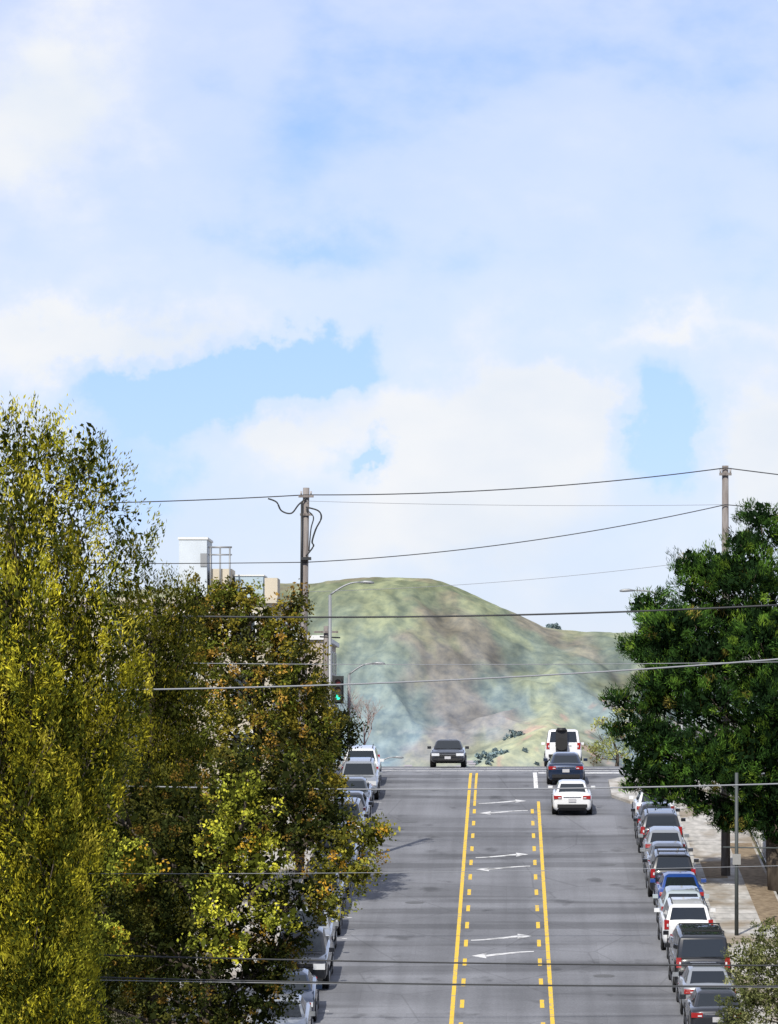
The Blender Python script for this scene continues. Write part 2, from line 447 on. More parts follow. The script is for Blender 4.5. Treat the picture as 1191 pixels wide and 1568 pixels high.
# front yellow-green tree
Y = 146
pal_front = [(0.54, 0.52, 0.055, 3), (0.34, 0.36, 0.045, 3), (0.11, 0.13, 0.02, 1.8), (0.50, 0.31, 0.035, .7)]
pal_front_shade = [(0.10, 0.10, 0.022, 3), (0.035, 0.045, 0.013, 4), (0.22, 0.14, 0.03, .7)]  # same tree in shadow tones, shade put into the leaf colour
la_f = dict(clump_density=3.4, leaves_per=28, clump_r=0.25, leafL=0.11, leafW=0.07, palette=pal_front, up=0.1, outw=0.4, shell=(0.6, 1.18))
la_fd = dict(la_f); la_fd["palette"] = pal_front_shade
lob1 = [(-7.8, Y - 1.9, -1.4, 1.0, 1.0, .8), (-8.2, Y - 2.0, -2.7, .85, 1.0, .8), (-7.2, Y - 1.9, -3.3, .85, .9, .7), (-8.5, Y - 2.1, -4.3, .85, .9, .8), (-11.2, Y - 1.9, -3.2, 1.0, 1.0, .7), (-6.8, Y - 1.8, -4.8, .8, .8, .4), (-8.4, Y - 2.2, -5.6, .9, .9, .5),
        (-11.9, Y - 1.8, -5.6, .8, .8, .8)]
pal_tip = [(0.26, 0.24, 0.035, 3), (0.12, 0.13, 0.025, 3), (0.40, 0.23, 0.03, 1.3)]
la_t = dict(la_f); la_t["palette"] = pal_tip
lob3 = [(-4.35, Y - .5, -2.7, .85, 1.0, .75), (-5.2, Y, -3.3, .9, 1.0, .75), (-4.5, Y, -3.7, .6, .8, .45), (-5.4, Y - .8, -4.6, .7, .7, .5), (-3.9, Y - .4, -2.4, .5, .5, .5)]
lob2 = [(-6.1, Y + .6, -2.3, 1.2, 1.2, 1.1), (-6.3, Y + .6, -1.0, 1.2, 1.2, 1.0), (-9.6, Y, -3.6, 1.6, 1.6, 1.6), (-9.8, Y, -6.0, 1.8, 1.6, 1.5), (-7.6, Y, -6.6, 1.3, 1.4, 1.3), (-6.2, Y, -4.3, 1.1, 1.1, .9),
        (-12.6, Y, -4.6, 1.6, 1.5, 1.9), (-9.3, Y + .5, -1.9, 1.6, 1.5, 1.4), (-6.6, Y + .3, -5.6, .9, .9, .8), (-8.3, Y, -7.9, 1.3, 1.2, .9), (-12.0, Y + 1, -1.6, 1.8, 1.5, 1.6), (-10.6, Y, -8.2, 1.3, 1.2, 1.0),
        (-7.7, Y, -.8, 1.1, 1.1, 1.0), (-8.0, Y, -2.9, 1.5, 1.3, 1.5), (-8.0, Y, -4.8, 1.4, 1.3, 1.2), (-5.2, Y + .5, -2.2, .8, 1, .6), (-12.5, Y, -7.4, 1.3, 1.2, 1.2), (-7.1, Y, -6.3, .9, .9, .8), (-7.3, Y, -7.4, .9, .9, .9), (-8.0, Y, -8.6, 1.0, 1, .8), (-9.4, Y, -7.6, 1.5, 1.3, 1.2)]
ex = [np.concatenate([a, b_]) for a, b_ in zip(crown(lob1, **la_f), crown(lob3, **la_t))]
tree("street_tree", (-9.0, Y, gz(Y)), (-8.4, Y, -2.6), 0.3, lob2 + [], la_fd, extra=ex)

# --- pine, right
pal_pine = [(0.045, 0.10, 0.022, 4), (0.085, 0.17, 0.026, 3), (0.15, 0.24, 0.03, 1.4), (0.020, 0.045, 0.016, 3), (0.20, 0.17, 0.04, .35)]
Y = 195
pine = [(10.4, 9.2, 1.0), (9.4, 8.3, 1.0), (11.6, 8.8, 1.2), (7.35, 7.5, .85), (8.4, 7.0, 1.3), (5.9, 5.7, .95), (7.1, 5.4, 1.5), (9.3, 5.2, 1.9), (5.15, 3.9, 1.05), (6.6, 3.2, 1.5),
        (4.5, 1.9, .75), (7.5, 1.6, 1.8), (9.7, 1.6, 2.1), (5.6, 1.2, 1.0), (5.4, -.4, 1.05), (7.9, -.7, 1.4), (9.8, -1.3, 1.4), (11.5, 4.2, 2.0), (11.9, .3, 1.9), (6.1, -1.7, .8), (12.0, 7, 1.5), (4.35, .9, .55), (7.6, -2.0, .8), (4.9, -1.3, .45),
        (8.2, 3.4, 1.7), (10.2, 6.9, 1.7), (6.6, .2, 1.3), (8.7, .2, 1.7), (10.4, 3.3, 1.9), (9.0, -2.3, 1.0), (10.6, -2.5, 1.2), (6.3, 4.6, 1.2), (8.3, -2.3, .9), (9.9, -2.8, 1.1), (11.6, -2.3, 1.3), (7.0, -1.5, 1.0), (8.8, 7.2, 1.2), (9.6, .0, 1.5), (10.2, 5.0, 1.6), (9.0, -2.9, .8), (11.0, -3.0, .9)]
pine += [(5.6, 2.6, 1.0), (6.2, 2.0, 1.1), (5.4, .4, .9), (6.4, 3.9, 1.2), (7.6, 6.3, 1.0), (6.4, -.9, 1.0)]
lob = []
for (x, z, r) in pine:
    for kx in range(3 if r > .9 else 2):
        rr = r * random.uniform(.64, .84)
        lob.append((x + random.uniform(-.42, .42) * r, Y + random.uniform(-1.2, .6) * r, z + random.uniform(-.35, .35) * r, rr * 1.08, rr * 1.1, rr * .64))
la_p = dict(clump_density=2.1, leaves_per=58, clump_r=0.28, leafL=0.20, leafW=0.030, palette=pal_pine, up=0.8, outw=0.8, shell=(0.65, 1.18), jitter=.8, core=14, coreL=.30, core_r=.9, lobevar=.35)
tree("pine_tree", (10.8, Y, gz(Y)), (10.2, Y + .6, 7.0), 0.32, lob, la_p, branch_r=.05, twigs=1)

# --- olive bush, lower right
pal_ol = [(0.22, 0.24, 0.09, 3), (0.12, 0.14, 0.05, 3), (0.32, 0.32, 0.15, 1)]
Y = 155
lob = [(8.5, Y, -6.2, 1.0, 1.0, .9), (7.9, Y, -7.2, .95, 1, .9), (9.4, Y, -5.9, 1.0, 1, .9), (8.3, Y, -8.2, 1.1, 1, .8), (9.5, Y, -7.6, 1.2, 1.1, 1.1), (7.3, Y, -8.2, .7, .8, .6), (7.5, Y, -6.6, .6, .6, .6), (8.6, Y, -7.3, 1.2, 1, 1), (8.9, Y, -5.5, .6, .6, .5)]
tree("olive_tree", (9.2, Y, gz(Y)), (9.0, Y, -7), 0.14, lob, dict(clump_density=6, leaves_per=40, clump_r=0.18, leafL=0.09, leafW=0.034, palette=pal_ol, up=.4, outw=.6, shell=(.6, 1.1), core=26, coreL=.16, core_r=.88), branch_r=.03)

# --- small trees beyond the crest
Y = 276
tree("street_tree", (6.2, Y, gz(Y)), (6.0, Y, 1.2), .12, [(5.2, Y, .9, .9, 1, .9), (6.4, Y, 1.6, 1.1, 1, .9), (4.9, Y, -.1, .7, .8, .6), (6.2, Y, .1, 1, 1, .8)],
     dict(clump_density=2.2, leaves_per=26, clump_r=.32, leafL=.14, leafW=.08, palette=[(.34, .36, .12, 3), (.30, .20, .12, 1.2), (.2, .24, .08, 2)], up=.2, outw=.4, shell=(.5, 1.1), core=0), branch_r=.03)
def bare_tree(x, y, h):
    bm = bmesh.new()
    def br(p, d, l, r, lev):
        e = p + d * l
        tube_into(bm, [p, p.lerp(e, .5) + Vector((random.uniform(-.05, .05),) * 3), e], [r, r * .8, r * .6], 4)
        if lev == 0: return
        for _ in range(4):
            nd = (d + Vector((random.uniform(-.8, .8), random.uniform(-.8, .8), random.uniform(-.1, .5)))).normalized()
            br(p.lerp(e, random.uniform(.55, 1)), nd, l * random.uniform(.55, .8), r * .5, lev - 1)
    br(Vector((x, y, gz(y))), Vector((0, 0, 1)), h * .42, .07, 4)
    finish(bm, "bare_tree", [noisy("reddish_twigs", (0.28, .19, .17), (.4, .28, .25), (3, 3, 3))])
bare_tree(-7.9, 272, 4.6)
bare_tree(-9.2, 270, 4.9)

# ------------------------------------------------------------ utility poles, lamps, signal
def utility_pole(x, y, ztop, lean=0.0, arm_z=0.35, detail=False, xb=None):
    bm = bmesh.new(); z0 = gz(y)
    xb = x if xb is None else xb
    tube_into(bm, [(xb, y, z0), ((x + xb) / 2, y, (z0 + ztop) / 2), (x, y, ztop)], [.19, .165, .13], 12, 0)
    wid = .62 if detail else .5
    box_into(bm, (x, y - .17, ztop - arm_z), (wid, .1, .11), 0)
    for dx in (-.2, .2):
        tube_into(bm, [(x + dx, y - .17, ztop - arm_z + .04), (x + dx, y - .17, ztop - arm_z + .2)], [.03, .045], 8, 1)
    if detail:
        box_into(bm, (x, y - .16, ztop - 1.1), (.5, .08, .09), 0)
        box_into(bm, (x, y - .2, ztop - 2.9), (.42, .3, .12), 2)
        tube_into(bm, [(x - .17, y - .2, ztop - .6), (x - .2, y - .22, ztop - 4.8)], .045, 6, 2)
        def loop(pts, r=.035):
            out = []
            n = len(pts)
            for i in range((n - 1) * 6 + 1):
                t = i / 6; k = min(int(t), n - 2); f = t - k
                p0 = Vector(pts[max(k - 1, 0)]); p1 = Vector(pts[k]); p2 = Vector(pts[k + 1]); p3 = Vector(pts[min(k + 2, n - 1)])
                out.append(0.5 * ((2 * p1) + (-p0 + p2) * f + (2 * p0 - 5 * p1 + 4 * p2 - p3) * f * f + (-p0 + 3 * p1 - 3 * p2 + p3) * f ** 3))
            tube_into(bm, out, r, 6, 2)
        yy = y - .2
        loop([(x - 1.55, yy, ztop - .45), (x - 1.2, yy, ztop - .6), (x - 1.0, yy, ztop - .95), (x - .6, yy, ztop - 1.05), (x - .3, yy, ztop - .7), (x, yy, ztop - .45)])
        loop([(x, yy, ztop - .8), (x + .5, yy, ztop - .95), (x + .62, yy, ztop - 1.25), (x + .4, yy, ztop - 1.7), (x + .25, yy, ztop - 2.2), (x + .3, yy, ztop - 2.4), (x, yy, ztop - 2.8)])
        loop([(x, yy, ztop - .9), (x + .3, yy, ztop - 1.2), (x + .2, yy, ztop - 1.7), (x + .12, yy, ztop - 2.6)], .025)
    return finish(bm, "utility_pole", [M_wood, M_porc, M_dark])
utility_pole(-8.18, 200, 10.75, detail=True, xb=-8.45)
utility_pole(8.93, 200, 11.65, xb=8.95)
for (x, y, zt) in [(-14.6, 170, 5.2), (9.95, 170, 5.6), (-14.4, 150, 3.0), (9.95, 150, 3.4), (-11.6, 120, -4.6), (10.6, 120, -4.7)]:
    utility_pole(x, y, zt)
wire((-8.18, 199.8, 10.45), (8.93, 199.8, 11.55), .30, .024)
wire((-30, 199.8, 10.2), (-8.18, 199.8, 10.45), .25, .024)
wire((8.93, 199.8, 11.55), (30, 199.8, 9.6), .2, .024)
wire((-8.18, 199.8, 10.2), (8.93, 199.8, 10.05), .1, .010, M_wire2)
wire((-8.18, 199.8, 7.7), (8.93, 199.8, 10.05), .38, .021)
wire((-30, 199.8, 7.8), (-8.18, 199.8, 7.7), .1, .02)
wire((8.93, 199.8, 10.05), (30, 199.8, 9), .2, .02)
wire((-8.18, 199.8, 6.5), (8.93, 199.8, 7.9), .25, .010, M_wire2)
wire((-14.6, 170, 4.75), (9.95, 170, 5.1), .25, .035)
wire((-14.6, 170, 3.1), (9.95, 170, 3.1), .1, .013, M_wire2)
wire((-14.4, 150, 1.85), (9.95, 150, 2.95), .25, .028, M_wire2)
wire((-14.4, 150, -1.0), (9.95, 150, -.95), .2, .026, M_wire2)
wire((-11.6, 120, -3.0), (10.6, 120, -2.7), .1, .008, M_wire2)
wire((-11.6, 120, -4.95), (10.6, 120, -5.25), .1, .022)
wire((-11.6, 120, -5.5), (10.6, 120, -5.75), .1, .022)
wire((-11.6, 120, -5.58), (10.6, 120, -5.79), .06, .012, M_wire2)

def street_lamp(x, y, ztop, arm, signal=False, name="street_lamp"):
    root = bpy.data.objects.new(name, None); COL.objects.link(root)
    bm = bmesh.new(); z0 = gz(y) + .128
    s = 1 if arm > 0 else -1; A = abs(arm)
    tube_into(bm, [(x, y, z0), (x, y, z0 + .5), (x, y, ztop - .5)], [.14, .11, .075], 12)
    pts = []
    for i in range(10):
        t = i / 9
        pts.append((x + s * A * t, y, ztop - .5 + .62 * math.sin(t * math.pi * .55)))
    tube_into(bm, pts, [.05 - .015 * i / 9 for i in range(10)], 8)
    tube_into(bm, [(x, y, z0), (x, y, z0 + .35)], [.22, .17], 12)
    finish(bm, "pole_and_arm", [M_metal], parent=root)
    bm = bmesh.new(); e = Vector(pts[-1])
    tube_into(bm, [e + Vector((-s * .05, 0, 0)), e + Vector((s * .2, 0, .02)), e + Vector((s * .5, 0, 0)), e + Vector((s * .66, 0, -.02))], [.04, .08, .08, .04], 10)
    finish(bm, "lamp_head", [M_metal], parent=root)
    if signal:
        bm = bmesh.new(); hx = x + .40
        zc = 3.0
        box_into(bm, (hx, y - .3, zc), (.36, .22, 1.15), 0)
        box_into(bm, (hx, y - .2, zc), (.56, .03, 1.35), 0)
        for j, mi in ((.36, 1), (0, 2), (-.36, 3)):
            tube_into(bm, [(hx, y - .405, zc + j), (hx, y - .42, zc + j)], .13, 16, mi)
            for a in range(0, 9):
                a0 = math.pi * a / 9; a1 = math.pi * (a + 1) / 9
                vv = [bm.verts.new((hx + .15 * math.cos(q_), yy, zc + j + .15 * math.sin(q_))) for q_, yy in ((a0, y - .4), (a1, y - .4), (a1, y - .55), (a0, y - .55))]
                bm.faces.new(vv)
        tube_into(bm, [(x, y, zc + .3), (hx, y - .15, zc + .3)], .03, 6, 0)
        tube_into(bm, [(x, y, zc - .3), (hx, y - .15, zc - .3)], .03, 6, 0)
        tube_into(bm, [(x + .5, y, 5.55), (x - .5, y, 5.6)], .04, 6, 0)
        mg, nt, b = new_mat("signal_green"); b.inputs["Base Color"].default_value = (0, .5, .3, 1)
        b.inputs["Emission Color"].default_value = (0.05, 1, .62, 1); b.inputs["Emission Strength"].default_value = 1.0
        finish(bm, "traffic_signal", [M_dark, plain("lens_red", (.08, .01, .01), .3), plain("lens_amber", (.1, .05, .01), .3), mg], parent=root)
street_lamp(-8.65, 240, 8.15, 1.5, signal=True)
street_lamp(-8.75, 272, 4.75, 1.35)
street_lamp(8.6, 240, 7.75, -2.4)
street_lamp(-9.0, 335, -.55, 1.3)
bm = bmesh.new()
tube_into(bm, [(-8.95, 243, gz(243) + .1), (-8.95, 243, 6.2)], [.16, .12], 10)
box_into(bm, (-8.95, 242.8, 5.9), (1.2, .08, .1), 0)
finish(bm, "utility_pole", [M_wood])

bm = bmesh.new()
x, y = 8.5, 181
tube_into(bm, [(x, y, gz(y) + .12), (x, y, -.8)], [.075, .06], 10)
tube_into(bm, [(x - .5, y, -3.55), (x + 2.3, y, -3.6)], .03, 6)
box_into(bm, (x, y - .09, -4.0), (.3, .02, .4), 1)
finish(bm, "sign_post", [plain("dull_green_grey_metal", (.06, .07, .07), .6), plain("sign_face", (.25, .25, .24), .5)])

# ------------------------------------------------------------ fence
bm = bmesh.new()
yy = 192.0
while yy < 236:
    tube_into(bm, [(10.85, yy, gz(yy)), (10.85, yy, gz(yy) + 1.25)], .035, 6)
    for t in np.linspace(0, 2, 9)[:-1]:
        tube_into(bm, [(10.85, yy + t, gz(yy + t) + .12), (10.85, yy + t, gz(yy + t) + 1.12)], .014, 4)
    for h in (.15, 1.15):
        tube_into(bm, [(10.85, yy, gz(yy) + h), (10.85, yy + 2, gz(yy + 2) + h)], .028, 6)
    yy += 2
finish(bm, "railing_fence", [plain("white_painted_metal", (.6, .6, .58), .5)])
M_wall = noisy("retaining_wall_concrete", (.26, .24, .21), (.40, .37, .33), (1, 1, 2), c3=(.18, .15, .12), rough=.9)
strip("retaining_wall", 11.1, 11.35, 150, 236, .8, M_wall, .9)

# ------------------------------------------------------------ buildings
M_win = plain("window_glass", (.03, .04, .05), .08)
M_trim = plain("white_trim", (.62, .62, .6), .6)
def building(name, x0, x1, y0, y1, ztop, wall, roofc, face_x=None, storeys=3, parts=None):
    root = bpy.data.objects.new(name, None); COL.objects.link(root)
    zb = min(gz(y0), gz(y1)) - .5
    bm = bmesh.new()
    box_into(bm, ((x0 + x1) / 2, (y0 + y1) / 2, (zb + ztop) / 2), (x1 - x0, y1 - y0, ztop - zb))
    finish(bm, "walls", [wall], parent=root)
    bm = bmesh.new()
    box_into(bm, ((x0 + x1) / 2, (y0 + y1) / 2, ztop + .12), (x1 - x0 + .4, y1 - y0 + .4, .24))
    finish(bm, "cornice_roof", [roofc], parent=root)
    bm = bmesh.new()
    zg = max(gz(y0), gz(y1))
    sh = (ztop - zg) / storeys
    for s in range(storeys):
        zc = zg + sh * (s + .55)
        nx = max(2, int((x1 - x0) / 2.6)); ny = max(2, int((y1 - y0) / 2.6))
        for i in range(nx):
            xx = x0 + (x1 - x0) * (i + .5) / nx
            for yf, sg in ((y0, -1), (y1, 1)):
                box_into(bm, (xx, yf + sg * .03, zc), (1.25, .08, sh * .58), 1)
                box_into(bm, (xx, yf + sg * .05, zc), (1.05, .08, sh * .5), 0)
                box_into(bm, (xx, yf + sg * .07, zc), (1.05, .07, .06), 1)
        for i in range(ny):
            y_ = y0 + (y1 - y0) * (i + .5) / ny
            for xf, sg in ((x0, -1), (x1, 1)):
                if s == 0 and i == 0:
                    box_into(bm, (xf + sg * .04, y_, zg + 1.05), (.1, 1.0, 2.1), 2); continue
                box_into(bm, (xf + sg * .03, y_, zc), (.08, 1.25, sh * .58), 1)
                box_into(bm, (xf + sg * .05, y_, zc), (.08, 1.05, sh * .5), 0)
                box_into(bm, (xf + sg * .07, y_, zc), (.07, 1.05, .06), 1)
    finish(bm, "windows_and_door", [M_win, M_trim, plain("door_paint", (.12, .06, .04), .5)], parent=root)
    return root
def stucco(n, c):
    return noisy(n, tuple(v * .88 for v in c), c, (.8, .8, .5), rough=.9)
W_white = stucco("white_stucco", (.50, .55, .60)); W_beige = stucco("beige_stucco", (.50, .45, .36)); W_blue = stucco("pale_blue_stucco", (.36, .45, .52)); W_pink = stucco("tan_stucco", (.42, .36, .3))
b1 = building("apartment_building", -24, -10.6, 222, 243, 6.7, W_beige, W_beige, storeys=3)
bm = bmesh.new()
box_into(bm, (-14.6, 230, 8.4), (1.3, 4, 2.9), 0)
box_into(bm, (-14.6, 230, 9.9), (1.4, 4.1, .1), 1)
box_into(bm, (-14.1, 227.97, 8.9), (.3, .05, .6), 4)
box_into(bm, (-13.3, 230, 7.7), (.95, 3, 1.6), 2)
box_into(bm, (-12.05, 231, 7.5), (1.3, 3, 1.4), 3)
box_into(bm, (-12.05, 231, 8.23), (1.4, 3.1, .06), 1)
box_into(bm, (-10.95, 229, 7.45), (.6, 2.6, 1.2), 2)
for xx in (-13.8, -13.35, -12.9):
    tube_into(bm, [(xx, 228.3, 7.1), (xx, 228.3, 9.5)], .04, 6, 4)
tube_into(bm, [(-13.9, 228.3, 9.5), (-12.8, 228.3, 9.5)], .05, 6, 4)
tube_into(bm, [(-13.9, 228.3, 9.15), (-12.8, 228.3, 9.15)], .04, 6, 4)
finish(bm, "rooftop_structures", [W_white, M_trim, W_beige, W_blue, M_metal], parent=b1)
building("apartment_building", -22, -9.9, 264, 284, 6.0, W_pink, M_trim, storeys=3)
cols = [W_blue, W_beige, W_pink, W_pink]
for i, (a, b) in enumerate([(150, 162), (162.6, 176), (176.6, 190), (190.6, 205), (205.6, 219)]):
    building("row_house", -27, -15.6, a, b, gz((a + b) / 2) + 7.0, cols[i % 4], M_trim, storeys=3)
for i, (a, b) in enumerate([(150, 163), (163.6, 178), (178.6, 193), (193.6, 208), (208.6, 224)]):
    building("row_house", 16, 28, a, b, gz((a + b) / 2) + 7.6, cols[(i + 2) % 4], M_trim, storeys=3)

# ------------------------------------------------------------ vehicles
def glassmat():
    m, nt, b = new_mat("car_glass")
    b.inputs["Base Color"].default_value = (.012, .016, .02, 1); b.inputs["Roughness"].default_value = .04
    b.inputs["Specular IOR Level"].default_value = .7
    return m
MG = glassmat(); MK = plain("black_plastic", (.012, .012, .013), .55); MR = plain("tail_lamp_red", (.30, .01, .01), .2, coat=.5)
MH = plain("headlamp", (.6, .62, .65), .1, coat=1); MP = plain("licence_plate", (.45, .45, .47), .5); MRim = plain("alloy_rim", (.4, .41, .42), .3, .8); MT = plain("tyre", (.018, .018, .018), .9)
MCh = plain("chrome", (.6, .6, .62), .15, 1)
PAINT = {}
def paint(n, c, metal=.3):
    if n not in PAINT: PAINT[n] = plain("car_paint_" + n, c, .35 if metal else .4, metal, 1.0)
    return PAINT[n]
P = dict(white=paint("white", (.70, .71, .72), 0), black=paint("black", (.008, .009, .012), .2), navy=paint("navy", (.012, .025, .06), .4), blue=paint("blue", (.02, .07, .30), .3),
         silver=paint("silver", (.34, .36, .38), .5), grey=paint("grey", (.07, .08, .09), .5), dark=paint("dark", (.018, .02, .026), .4), pale=paint("pale", (.45, .51, .53), .3))
KIND = {
 "sedan": dict(W=.91, L=4.7, st=[(-2.35, .80, .74, .40), (-2.33, .90, .93, .30), (-2.22, .96, 1.02, .24), (-1.6, 1, 1.03, .2), (0, 1, .98, .2), (1.0, 1, .95, .2), (1.8, .98, .84, .22), (2.15, .94, .76, .25), (2.3, .86, .68, .28), (2.36, .78, .58, .34)],
               cab=(1.15, -1.95, .35, -.95, .96, 1.45, .87, .66)),
 "hatch": dict(W=.89, L=4.3, st=[(-2.15, .80, .80, .40), (-2.13, .92, 1.0, .32), (-2.0, .97, 1.05, .24), (-1.3, 1, 1.03, .2), (0, 1, 1.0, .2), (.9, 1, .98, .2), (1.6, .98, .88, .22), (1.95, .93, .78, .25), (2.12, .85, .68, .28), (2.16, .78, .58, .34)],
               cab=(1.15, -2.08, .4, -1.55, .99, 1.52, .88, .69)),
 "suv": dict(W=.95, L=4.75, st=[(-2.38, .84, .95, .45), (-2.36, .93, 1.12, .36), (-2.25, .98, 1.16, .28), (-1.5, 1, 1.13, .26), (0, 1, 1.1, .26), (1.05, 1, 1.09, .26), (1.8, .98, 1.02, .27), (2.15, .95, .94, .3), (2.33, .9, .84, .34), (2.38, .84, .7, .4)],
             cab=(1.25, -2.3, .55, -1.95, 1.1, 1.70, .89, .71)),
 "van": dict(W=.98, L=4.9, st=[(-2.45, .88, 1.05, .45), (-2.43, .96, 1.2, .38), (-2.35, 1, 1.24, .3), (-1.5, 1, 1.22, .28), (0, 1, 1.2, .28), (1.2, 1, 1.17, .28), (1.9, .98, 1.06, .3), (2.2, .95, .96, .32), (2.38, .9, .84, .36), (2.43, .84, .7, .42)],
             cab=(1.5, -2.42, .9, -2.25, 1.18, 2.0, .93, .80)),
 "pickup": dict(W=.98, L=5.5, st=[(-2.75, .90, 1.05, .5), (-2.73, .97, 1.16, .45), (-2.6, 1, 1.18, .4), (-1.0, 1, 1.17, .35), (0, 1, 1.15, .35), (1.2, 1, 1.14, .35), (2.2, .98, 1.1, .36), (2.6, .96, 1.05, .38), (2.73, .93, .98, .4), (2.76, .88, .8, .46)],
                cab=(1.45, -.75, .75, -.55, 1.15, 1.86, .88, .74)),
}
def car(name, kind, pm, x, yc, facing_us=False, rack=False, cargo=False):
    k = KIND[kind]; W = k["W"]; bm = bmesh.new()
    rings = []
    for (y, ws, zt, zb) in k["st"]:
        w = W * ws; zm = zb + (zt - zb) * .55
        half = [(.82 * w, zb), (.95 * w, zb + .07), (.995 * w, zb + .2 * (zt - zb) + .05), (1.0 * w, zm), (.975 * w, zb + (zt - zb) * .82), (.90 * w, zt - .015), (.55 * w, zt + .02), (0, zt + .03)]
        ring = [bm.verts.new((px, y, pz)) for px, pz in half] + [bm.verts.new((-px, y, pz)) for px, pz in half[-2::-1]]
        rings.append(ring)
    n = len(rings[0])
    for a, b in zip(rings[:-1], rings[1:]):
        for i in range(n):
            f = bm.faces.new((a[i], a[(i + 1) % n], b[(i + 1) % n], b[i])); f.smooth = True
            if i == n - 1: f.material_index = 2
    for r in (rings[0], rings[-1]): bm.faces.new(r)
    bf, br_, tf, tr, zbelt, zt, wb, wt = k["cab"]
    wb *= W; wt *= W
    c2 = bmesh.new()
    B = [(-wb, bf), (wb, bf), (wb, br_), (-wb, br_)]; T = [(-wt, tf), (wt, tf), (wt, tr), (-wt, tr)]
    zmid = zt - .07
    vb = [c2.verts.new((x_, y_, zbelt - .06)) for x_, y_ in B]
    vm = [c2.verts.new((x_, y_, zmid)) for x_, y_ in T]
    ins = [(-wt + .16, tf - .22), (wt - .16, tf - .22), (wt - .16, tr + .2), (-wt + .16, tr + .2)]
    vt = [c2.verts.new((x_, y_, zt)) for x_, y_ in ins]
    for a, b in ((vb, vm), (vm, vt)):
        for i in range(4): c2.faces.new((a[i], a[(i + 1) % 4], b[(i + 1) % 4], b[i]))
    c2.faces.new(vt); c2.faces.new(vb[::-1])
    bmesh.ops.recalc_face_normals(c2, faces=c2.faces[:])
    bmesh.ops.bevel(c2, geom=[e for e in c2.edges], offset=.045, segments=3, affect='EDGES', profile=.5)
    for f in c2.faces: f.smooth = True
    tmp = bpy.data.meshes.new("t"); c2.to_mesh(tmp); c2.free(); bm.from_mesh(tmp); bpy.data.meshes.remove(tmp)
    def panel(i, u0, u1, v0, v1, mi=1, off=.014):
        j = (i + 1) % 4
        b0 = Vector((*B[i], zbelt - .06)); b1 = Vector((*B[j], zbelt - .06)); t0 = Vector((*T[i], zmid)); t1 = Vector((*T[j], zmid))
        def pt(u, v): return (b0.lerp(b1, u)).lerp(t0.lerp(t1, u), v)
        q_ = [pt(u0, v0), pt(u1, v0), pt(u1, v1), pt(u0, v1)]
        nn = (q_[1] - q_[0]).cross(q_[3] - q_[0]).normalized()
        cen = sum(q_, Vector()) / 4
        if nn.dot(cen - Vector((0, (bf + br_) / 2, zbelt))) < 0: nn = -nn
        top = [bm.verts.new(p + nn * off) for p in q_]; bot = [bm.verts.new(p - nn * .01) for p in q_]
        f = bm.faces.new(top); f.material_index = mi
        for a in range(4):
            f = bm.faces.new((top[a], top[(a + 1) % 4], bot[(a + 1) % 4], bot[a])); f.material_index = 2
    panel(0, .06, .94, .14, .95)
    panel(2, .08, .92, .22, .93)
    if kind == "pickup":
        sp = [(.08, .50), (.54, .92)]
    elif kind in ("suv", "van"):
        sp = [(.10, .38), (.41, .68), (.71, .93)]
    else:
        sp = [(.13, .46), (.49, .84)]
    for (u0, u1) in sp:
        panel(1, u0, u1, .2, .92); panel(3, 1 - u1, 1 - u0, .2, .92)
    st = k["st"]; yr = st[0][0]; yf = st[-1][0]
    tall = kind in ("suv", "van", "pickup")
    ztl = {"sedan": .86, "hatch": .93, "suv": 1.02, "van": 1.1, "pickup": .95}[kind]
    sx = .36 if not tall else .17; sz = .15 if not tall else .34
    for s in (-1, 1):
        box_into(bm, (s * (W * .93 - sx / 2), yr + .055, ztl), (sx, .16, sz), 3)
        box_into(bm, (s * (W * .93 - sx * .75), yr - .015, ztl - .02), (sx * .35, .06, sz * .3), 4)
    box_into(bm, (0, yr - .01, .72 if not tall else .82), (.34, .05, .16), 5)
    box_into(bm, (0, yr + .02, .46), (W * 1.5, .12, .16), 2)
    box_into(bm, (0, yr - .005, ztl + .02), (W * .9, .05, .03), 8)
    if tall: box_into(bm, (0, yr + .0, .58), (W * 1.62, .14, .14), 2)
    if kind == "pickup":
        box_into(bm, (0, -1.75, 1.2), (W * 1.7, 1.7, .05), 2)
    zh = {"sedan": .66, "hatch": .70, "suv": .84, "van": .86, "pickup": .86}[kind]
    for s in (-1, 1):
        box_into(bm, (s * W * .70, yf - .08, zh), (.40, .2, .14 if not tall else .2), 4)
        box_into(bm, (s * W * .72, yf - .05, .42), (.2, .14, .08), 2)
    box_into(bm, (0, yf - .0, zh - .03), (W * .95, .08, .17 if not tall else .26), 2)
    box_into(bm, (0, yf + .02, zh), (W * .95, .07, .025), 8)
    box_into(bm, (0, yf - .02, .42), (W * 1.15, .09, .13), 2)
    box_into(bm, (0, yf + .03, .5), (.32, .03, .14), 5)
    for s in (-1, 1):
        box_into(bm, (s * (W + .08), bf - .45, zbelt + .06), (.2, .1, .14), 0)
        box_into(bm, (s * (W + .0), 0, .3), (.05, 2.4, .09), 2)
        box_into(bm, (s * (W * 1.0), .25, zbelt - .2), (.03, .2, .03), 8)
        box_into(bm, (s * (W * 1.0), -.75, zbelt - .2), (.03, .2, .03), 8)
        if rack or kind == "suv":
            tube_into(bm, [(s * (wt - .1), tf - .3, zt + .02), (s * (wt - .1), tf - .4, zt + .06), (s * (wt - .1), tr + .4, zt + .06), (s * (wt - .1), tr + .3, zt + .02)], .022, 6, 2)
    if rack:
        for yy_ in (tf - .6, tr + .6): box_into(bm, (0, yy_, zt + .09), (wt * 1.8, .06, .04), 2)
